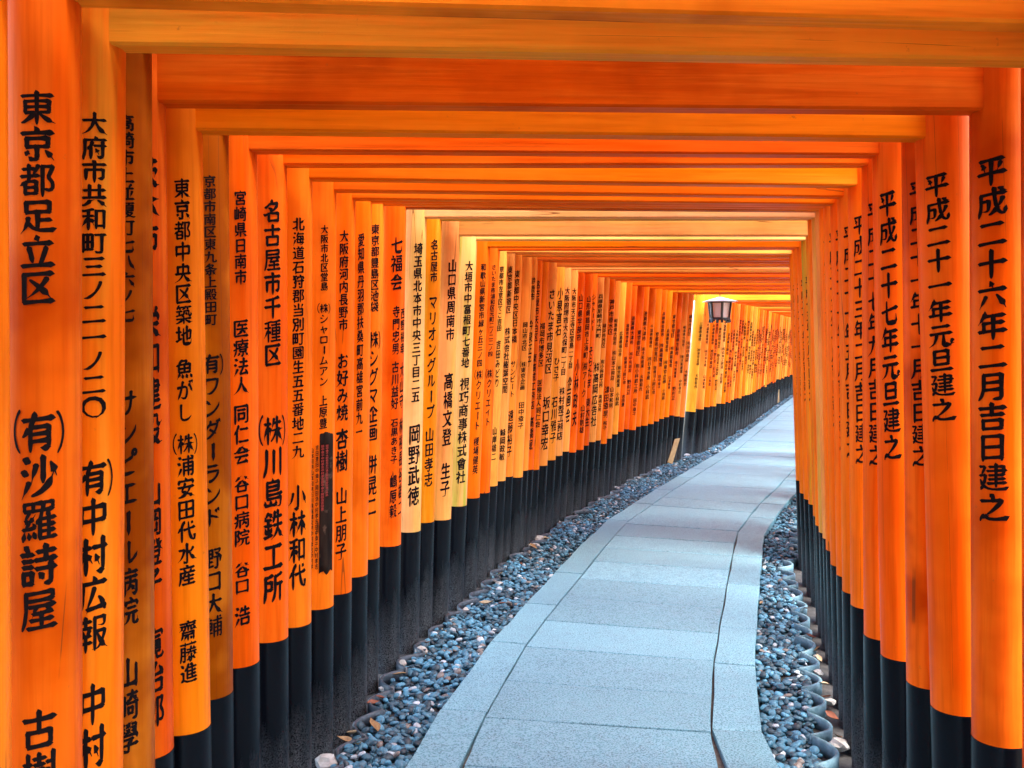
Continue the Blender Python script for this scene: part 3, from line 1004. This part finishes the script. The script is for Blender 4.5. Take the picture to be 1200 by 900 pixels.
# ------------------------------------------------------------------ pebbles
def pebble_shapes(sub, n):
    out = []
    for k in range(n):
        bm = bmesh.new()
        bmesh.ops.create_icosphere(bm, subdivisions=sub, radius=1.0)
        for v in bm.verts:
            d = 1 + 0.22 * noise.noise(v.co * 1.1 + Vector((k * 5.1, 2, 7)))
            v.co = v.co * d
        bm.verts.index_update()
        out.append((np.array([v.co[:] for v in bm.verts]), np.array([[v.index for v in f.verts] for f in bm.faces])))
        bm.free()
    return out
SH1, SH0 = pebble_shapes(2, 8), pebble_shapes(1, 6)
nr = np.random.default_rng(5)
def rot(ax, ay, az):
    ca, sa, cb, sb, cc, sc = math.cos(ax), math.sin(ax), math.cos(ay), math.sin(ay), math.cos(az), math.sin(az)
    X = np.array([[1, 0, 0], [0, ca, -sa], [0, sa, ca]]); Yr_ = np.array([[cb, 0, sb], [0, 1, 0], [-sb, 0, cb]]); Z = np.array([[cc, -sc, 0], [sc, cc, 0], [0, 0, 1]])
    return Z @ Yr_ @ X
def gravel(name, fa, fb, y0, y1, label, fine_to):
    V, Fc, C, n0 = [], [], [], 0
    y = y0
    step = 0.1
    while y < y1:
        w = fb(y + 0.05) - fa(y + 0.05)
        far = y > 12
        dens = 1450 if not far else 900
        cnt = int(w * step * dens * 1.35)
        for k in range(cnt):
            yy = y + nr.random() * step
            a, b = fa(yy), fb(yy)
            t = nr.random()
            x = a + (b - a) * t
            s = nr.uniform(0.012, 0.021) * (1.15 if far else 1.0)
            z = -0.062 + nr.random() * 0.034 + 0.014 * math.sin(yy * 3.1 + x * 5)
            sh = (SH1 if yy < fine_to else SH0)
            v, f = sh[nr.integers(len(sh))]
            m = rot(nr.normal(0, 0.35), nr.normal(0, 0.35), nr.random() * 6.28) @ np.diag([s * nr.uniform(1.0, 1.45), s, s * nr.uniform(0.42, 0.72)])
            V.append(v @ m.T + np.array([x, yy, z])); Fc.append(f + n0); n0 += len(v)
            q = nr.random()
            base = np.array([0.031, 0.099, 0.140]) * (0.25 + 2.2 * nr.random() ** 1.4)
            if q > 0.95: base = np.array([0.36, 0.40, 0.42]) * nr.uniform(0.8, 1.2)
            elif q > 0.92: base = np.array([0.16, 0.13, 0.11])
            C.append(np.tile(np.append(base, 1.0), (len(v), 1)))
        y += step
    V, Fc, C = np.concatenate(V), np.concatenate(Fc), np.concatenate(C)
    me = np_mesh(name, V, Fc, M_PEBBLE)
    at = me.color_attributes.new('tone', 'FLOAT_COLOR', 'POINT')
    at.data.foreach_set('color', np.ascontiguousarray(C, np.float32).ravel())
    o = bpy.data.objects.new(name, me); link(o)
    o['kind'] = 'stuff'; o['label'] = label
    return o
lo_ = sorted(rows, key=lambda r_: r_[1][1])
ly = [r_[1][1] for r_ in lo_]; lx = [r_[1][0] for r_ in lo_]
ry = [r_[2][1] for r_ in rows]; rxx = [r_[2][0] for r_ in rows]
def left_feet(Y): return interp(Y, ly, lx) + 0.075
order = np.argsort(ry); ryA = np.array(ry)[order]; rxA = np.array(rxx)[order]
def right_feet(Y): return float(np.interp(Y, ryA, rxA)) - 0.075
gravel('gravel', lambda Y: left_feet(Y) + 0.035, lambda Y: xl(Y) - 0.004, 2.2, 27.0, 'rounded blue grey pebbles between black pillar feet and the outer bend of the path', 6.5)
gravel('gravel', lambda Y: xr(Y) + 0.004, lambda Y: right_feet(Y) - 0.10, 2.2, 12.0, 'rounded blue grey pebbles along the inner bend, held by scalloped tiles', 6.5)

# ------------------------------------------------------------------ scalloped edging
def edging_tile_mesh(chord, depth, th, h):
    """A bent tile standing on edge; bulges towards -X, runs along Y."""
    v, f = [], []
    n = 10
    for k in range(n + 1):
        t = k / n * 2 - 1
        y = t * chord / 2
        x = -depth * (1 - t * t)
        nx, ny = 1.0, -2 * depth * t / (chord / 2)
        l = math.hypot(nx, ny); nx, ny = nx / l, ny / l
        for (o, z) in ((0, 0), (th, 0), (th, h - 0.004), (th * 0.7, h), (th * 0.3, h), (0, h - 0.004)):
            v.append((x + nx * o, y + ny * o, z))
    for k in range(n):
        for j in range(6):
            a, b = k * 6 + j, k * 6 + (j + 1) % 6
            f.append((a, b, b + 6, a + 6))
    f += [tuple(range(6))[::-1], tuple(n * 6 + j for j in range(6))]
    return v, f
ev, ef = edging_tile_mesh(0.268, 0.088, 0.015, 0.062)
tile_me = bpy.data.meshes.new('edging_tile')
tile_me.from_pydata(ev, [], ef); tile_me.update(); tile_me.materials.append(M_TILE)
tile_me.polygons.foreach_set('use_smooth', [True] * len(tile_me.polygons))
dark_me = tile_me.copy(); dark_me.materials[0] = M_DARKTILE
def edging(label, fx, y0, y1, side):
    root = empty('tile_edging', (fx(y0), y0, -0.075))
    tag(root, label, 'edging')
    y = y0
    while y < y1:
        x = fx(y)
        sl = (fx(y + 0.13) - fx(y - 0.13)) / 0.26
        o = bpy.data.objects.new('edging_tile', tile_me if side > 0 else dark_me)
        link(o, root)
        o.location = (x - fx(y0), y - y0, rnd.uniform(-0.010, 0.008))
        o.rotation_euler = (rnd.uniform(-0.05, 0.05), rnd.uniform(-0.06, 0.06), -math.atan(sl) + (math.pi if side > 0 else 0) + rnd.uniform(-0.07, 0.07))
        y += 0.258 / math.sqrt(1 + sl * sl) + rnd.uniform(-0.004, 0.012)
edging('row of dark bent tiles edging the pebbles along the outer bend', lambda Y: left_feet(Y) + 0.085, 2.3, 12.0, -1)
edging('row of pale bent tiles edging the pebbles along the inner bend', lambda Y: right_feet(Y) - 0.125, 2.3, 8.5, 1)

# ------------------------------------------------------------------ rocks, leaves and splinters at the pillars' feet
def rock(px, py, size, seed, label, mat=M_PALEROCK):
    x, y = on_height(px, py, -0.03)
    bm = bmesh.new()
    bmesh.ops.create_icosphere(bm, subdivisions=2, radius=1.0)
    for v in bm.verts:
        d = 1 + 0.5 * noise.noise(v.co * 1.0 + Vector((seed, 0, 0))) + 0.2 * noise.noise(v.co * 2.7 + Vector((0, seed, 0)))
        v.co = Vector((v.co.x * size * d * 1.2, v.co.y * size * d, v.co.z * size * 0.75 * d))
    bm.verts.index_update()
    o = mesh_obj('rock', [v.co[:] for v in bm.verts], [[v.index for v in f.verts] for f in bm.faces], mat, smooth=False, loc=(x, y, -0.045 + size * 0.35))
    bm.free()
    o.rotation_euler = (0, 0, seed)
    tag(o, label + (' behind the inner bend tiles' if px > 880 else ' of the outer bend'), 'rock', ('large' if size > 0.033 else 'small') + ' pale stones at the pillar feet, ' + ('inner bend' if px > 880 else 'outer bend'))
for k, (px, py, s) in enumerate([(383, 893, 0.045), (450, 806, 0.022), (470, 776, 0.026), (493, 762, 0.030), (515, 744, 0.022), (530, 728, 0.026), (545, 714, 0.024), (585, 683, 0.022),
                                 (632, 632, 0.045), (626, 640, 0.035), (655, 612, 0.03), (668, 602, 0.03), (700, 586, 0.03), (770, 553, 0.04), (805, 534, 0.04), (722, 572, 0.03), (747, 560, 0.03),
                                 (960, 787, 0.022), (972, 820, 0.02), (957, 768, 0.02), (984, 872, 0.035)]):
    rock(px, py, s, k * 1.7 + 0.3, 'large pale chalky stone against the black pillar feet' if s > 0.033 else 'small pale chalky stone against the black pillar feet')

def leaf_mats():
    return [simple_mat('dry_leaf_tan', (0.26, 0.15, 0.055), 0.7, (0.15, 0.07, 0.025), 60.0), simple_mat('dry_leaf_pale', (0.38, 0.29, 0.17), 0.7, (0.22, 0.14, 0.07), 60.0),
            simple_mat('dry_leaf_red', (0.20, 0.055, 0.02), 0.7, (0.12, 0.03, 0.01), 60.0)]
LM = leaf_mats()
def leaf(px, py, L, k):
    x, y = on_height(px, py, -0.012)
    v, f = [], []
    n = 7
    for j in range(n):
        t = j / (n - 1)
        w = L * 0.21 * (math.sin(math.pi * t ** 0.8) ** 1.25 + 0.01)
        z = 0.16 * L * (t - 0.5) ** 2 * 4 * (0.4 + 0.6 * ((k * 37) % 10) / 10)
        yy = (t - 0.5) * L
        v += [(-w, yy, z + w * 0.75), (0.05 * L * math.sin(t * 4 + k), yy, z), (w, yy, z + w * 0.55)]
    for j in range(n - 1):
        a = j * 3
        f += [(a, a + 1, a + 4, a + 3), (a + 1, a + 2, a + 5, a + 4)]
    # a real, thin thickness
    m = len(v)
    v += [(p[0], p[1], p[2] - 0.0012) for p in v]
    f += [tuple(q + m for q in reversed(ff)) for ff in f]
    o = mesh_obj('fallen_leaf', v, f, LM[k % 3], loc=(x, y, -0.018))
    o.rotation_euler = (rnd.uniform(-0.35, 0.35), rnd.uniform(-0.35, 0.35), rnd.uniform(0, 6.28))
    tag(o, ['tan', 'pale', 'russet'][k % 3] + ' dry fallen leaf lying ' + ('among the scalloped tiles of the inner bend' if px > 880 else 'on the pebbles of the outer bend'), 'leaf', ['tan', 'pale', 'russet'][k % 3] + ' fallen leaves of the ' + ('inner' if px > 880 else 'outer') + ' bend')
LP = [(438, 849, .11), (412, 858, .08), (437, 822, .06), (405, 866, .08), (420, 871, .07), (446, 816, .05), (468, 789, .07), (570, 706, .09), (588, 706, .05), (625, 640, .09), (640, 630, .08), (650, 621, .07),
      (672, 596, .07), (960, 770, .06), (950, 745, .06), (957, 760, .06), (966, 800, .06), (975, 838, .07), (945, 712, .05), (700, 582, .07), (690, 590, .06), (755, 558, .07), (585, 672, .06), (610, 660, .06),
      (892, 705, .035), (982, 862, .06), (968, 815, .05), (735, 566, .06), (520, 738, .05), (500, 752, .05)]
for k, (px, py, L) in enumerate(LP): leaf(px, py, L, k)

def stake(px0, py0, px1, py1, w, label):
    x, y = on_height(px0, py0, -0.02)
    y -= 0.0
    tx, tz = at_depth(px1, py1, y + 0.06)
    v, f = bevel_box(-w / 2, w / 2, -0.011, 0.011, 0, 1.0, 0.003)
    L = math.sqrt((tx - x) ** 2 + 0.06 ** 2 + (tz + 0.04) ** 2)
    # chisel-cut upper end
    v = [(a * (1.0 if c < 0.9 else 0.9), b, c * L + (0.03 * a / w if c > 0.9 else 0)) for a, b, c in v]
    o = mesh_obj('wooden_stake', v, f, M_WOOD, smooth=False, loc=(x, y, -0.04))
    d = Vector((tx - x, 0.06, tz + 0.04))
    o.rotation_euler = d.to_track_quat('Z', 'Y').to_euler()
    o.rotation_euler = (math.atan2(-d.y, d.z), math.atan2(d.x, math.hypot(d.y, d.z)), 0)
    tag(o, label, 'stake')
stake(785, 541, 794, 514, 0.070, 'pale split wooden stake leaning steeply against the black bases before the yellow gate')
stake(871, 494, 875, 478, 0.085, 'pale wooden stake standing against the black bases in the far bend')
stake(912, 471, 912, 457, 0.055, 'thin pale stake against the last black bases of the bend')
stake(672, 566, 674, 534, 0.016, 'narrow yellowish splinter of wood between two black bases')

# ------------------------------------------------------------------ bare wood panel with tiny writing on the Osaka gate's pillar
def wood_panel_mat():
    m, nt, b = new_mat('weathered_bare_wood')
    n = noise_n(nt, coords(nt, (30, 30, 3.0), False), 1.0, 5.0)
    n2 = noise_n(nt, coords(nt, (1, 1, 1), False), 16.0, 4.0)
    c = mixc(nt, ramp(nt, n, 0.35, 0.7), (0.006, 0.004, 0.003), (0.035, 0.02, 0.012))
    c = mixc(nt, ramp(nt, n2, 0.60, 0.72), c, (0.14, 0.085, 0.055))
    nt.links.new(c, b.inputs['Base Color'])
    b.inputs['Roughness'].default_value = 0.85
    b.inputs['Specular IOR Level'].default_value = 0.1
    bump(nt, b, n, 0.5, 0.003)
    return m
M_BARE = wood_panel_mat()
def name_panel(gate, i, y0, y1, a0, a1, cols):
    pil = [c for c in gate.children if c.name.startswith('pillar')][0]
    row = rows[i]
    r, Yf = row[1][2], row[1][1] - row[1][2]
    zt, zb = at_depth(LEFT[i][0], y0, Yf)[1], at_depth(LEFT[i][0], y1, Yf)[1]
    v, f = [], []
    na, nz = 10, 14
    for (rr, jag) in ((r + 0.0022, 1), (r - 0.004, 1)):
        for j in range(nz + 1):
            for k in range(na + 1):
                a = a0 + (a1 - a0) * k / na
                z = zb + (zt - zb) * j / nz
                if j == 0: z += rnd.uniform(-0.003, 0.003) + 0.008 * math.sin(k * 0.9)
                if j == nz: z += rnd.uniform(-0.004, 0.004) - 0.004 * math.cos(k * 0.7)
                v.append((rr * math.sin(a), -rr * math.cos(a), z))
    s = (na + 1) * (nz + 1)
    for j in range(nz):
        for k in range(na):
            a = j * (na + 1) + k
            f.append((a, a + 1, a + na + 2, a + na + 1))
    rim = [k for k in range(na + 1)] + [j * (na + 1) + na for j in range(1, nz + 1)] + [nz * (na + 1) + k for k in range(na - 1, -1, -1)] + [j * (na + 1) for j in range(nz - 1, 0, -1)]
    for p, q in zip(rim, rim[1:] + rim[:1]):
        f.append((p, p + s, q + s, q))
    mesh_obj('bare_wood_panel', v, f, M_BARE, pil)
    segs_all = []
    for (ang, mat, t0, t1) in cols:
        txt = ''.join(rnd.choice(WHO) for _ in range(6))[:22]
        z0 = zt - (zt - zb) * t0; z1 = zt - (zt - zb) * t1
        L = lettering([(txt, z0, z1, 0.011)], r + 0.0026, ang, False)
        o = bpy.data.objects.new('small_lettering', np_mesh('small_lettering', L[0], L[1], mat)); link(o, pil)
name_panel(gates[10], 10, 508, 672, 0.34, 1.25, [(-0.06, M_INK, 0.10, 0.97), (0.20, M_INK, 0.08, 0.97), (0.50, M_REDINK, 0.08, 0.55), (0.76, M_REDINK, 0.08, 0.45)])

# ------------------------------------------------------------------ hanging lantern
M_IRON = simple_mat('black_iron', (0.012, 0.012, 0.013), 0.45)
M_ROOFM = simple_mat('pale_zinc_roof', (0.62, 0.70, 0.74), 0.35, (0.45, 0.54, 0.58), 12.0)
mg, ntg, bg_ = new_mat('frosted_glass')
bg_.inputs['Base Color'].default_value = (0.86, 0.80, 0.76, 1)
bg_.inputs['Roughness'].default_value = 0.45
bg_.inputs['Transmission Weight'].default_value = 0.35
M_GLASS = mg
def lantern(px, py, Y):
    x, zc = at_depth(px, py, Y)
    root = empty('hanging_lantern', (x, Y, zc))
    tag(root, 'six-sided hanging lantern with pale metal roof and frosted panes under the far beams', 'lantern')
    R0, R1, H = 0.158, 0.132, 0.235
    rot0 = math.pi / 6 + 0.30 - 0.30
    def ringp(R, z, n=6, o=0.0): return [(R * math.sin(rot0 + o + 2 * math.pi * k / n), -R * math.cos(rot0 + o + 2 * math.pi * k / n), z) for k in range(n)]
    rot0 = 0.0
    # roof: shallow hexagonal cone with an upturned rim and thickness
    v = ringp(0.255, H / 2 + 0.003) + ringp(0.20, H / 2 + 0.018) + ringp(0.06, H / 2 + 0.052) + ringp(0.03, H / 2 + 0.062) + ringp(0.25, H / 2 - 0.005)
    f = []
    for j in range(3):
        for k in range(6):
            k2 = (k + 1) % 6
            f.append((j * 6 + k, j * 6 + k2, (j + 1) * 6 + k2, (j + 1) * 6 + k))
    f.append(tuple(18 + k for k in range(6)))
    for k in range(6):
        k2 = (k + 1) % 6
        f.append((24 + k, 24 + k2, k2, k))
    f.append(tuple(24 + k for k in range(5, -1, -1)))
    roof = mesh_obj('roof', v, f, M_ROOFM, root, smooth=False)
    # hook up to the beam
    hv, hf = [], []
    for j, z in enumerate((H / 2 + 0.06, H / 2 + 0.32)):
        for k in range(8):
            a = 2 * math.pi * k / 8
            hv.append((0.008 * math.cos(a), 0.008 * math.sin(a), z))
    for k in range(8): hf.append((k, (k + 1) % 8, 8 + (k + 1) % 8, 8 + k))
    mesh_obj('hook', hv, hf, M_IRON, root)
    top, bot = ringp(R0, H / 2 - 0.006), ringp(R1, -H / 2)
    def bar(name, a, b, w):
        a, b = Vector(a), Vector(b)
        d = (b - a).normalized()
        s = d.cross(Vector((0.3, 0.2, 0.93))).normalized(); t = d.cross(s)
        v = [(p + s * w * i_ + t * w * j_)[:] for p in (a, b) for i_, j_ in ((-1, -1), (1, -1), (1, 1), (-1, 1))]
        f = [(0, 1, 2, 3), (7, 6, 5, 4)] + [(k, k + 4, (k + 1) % 4 + 4, (k + 1) % 4) for k in range(4)]
        return mesh_obj(name, v, f, M_IRON, root, smooth=False)
    for k in range(6):
        bar('frame_post', top[k], bot[k], 0.012)
        bar('frame_rail', top[k], top[(k + 1) % 6], 0.010)
        bar('frame_rail', bot[k], bot[(k + 1) % 6], 0.014)
        a, b, c, d = Vector(top[k]), Vector(top[(k + 1) % 6]), Vector(bot[(k + 1) % 6]), Vector(bot[k])
        cen = Vector((0, 0, 0))
        ins = [(p * 0.955).to_tuple() for p in (a, b, c, d)] + [(p * 0.94).to_tuple() for p in (a, b, c, d)]
        ins = [(p[0], p[1], q.z) for p, q in zip(ins, (a, b, c, d, a, b, c, d))]
        mesh_obj('pane', ins, [(0, 1, 2, 3), (7, 6, 5, 4), (0, 4, 5, 1), (1, 5, 6, 2), (2, 6, 7, 3), (3, 7, 4, 0)], M_GLASS, root, smooth=False)
        # scalloped drop ornaments under the rail
        m0 = (Vector(bot[k]) + Vector(bot[(k + 1) % 6])) / 2
        bar('drop_ornament', bot[k], (bot[k][0] * 1.08, bot[k][1] * 1.08, -H / 2 - 0.055), 0.014)
        bar('drop_ornament', m0, (m0.x, m0.y, -H / 2 - 0.035), 0.012)
    bar('floor_plate', (0, 0, -H / 2 - 0.006), (0, 0, -H / 2 + 0.006), 0.085)
lantern(843.5, 363.5, 13.0)
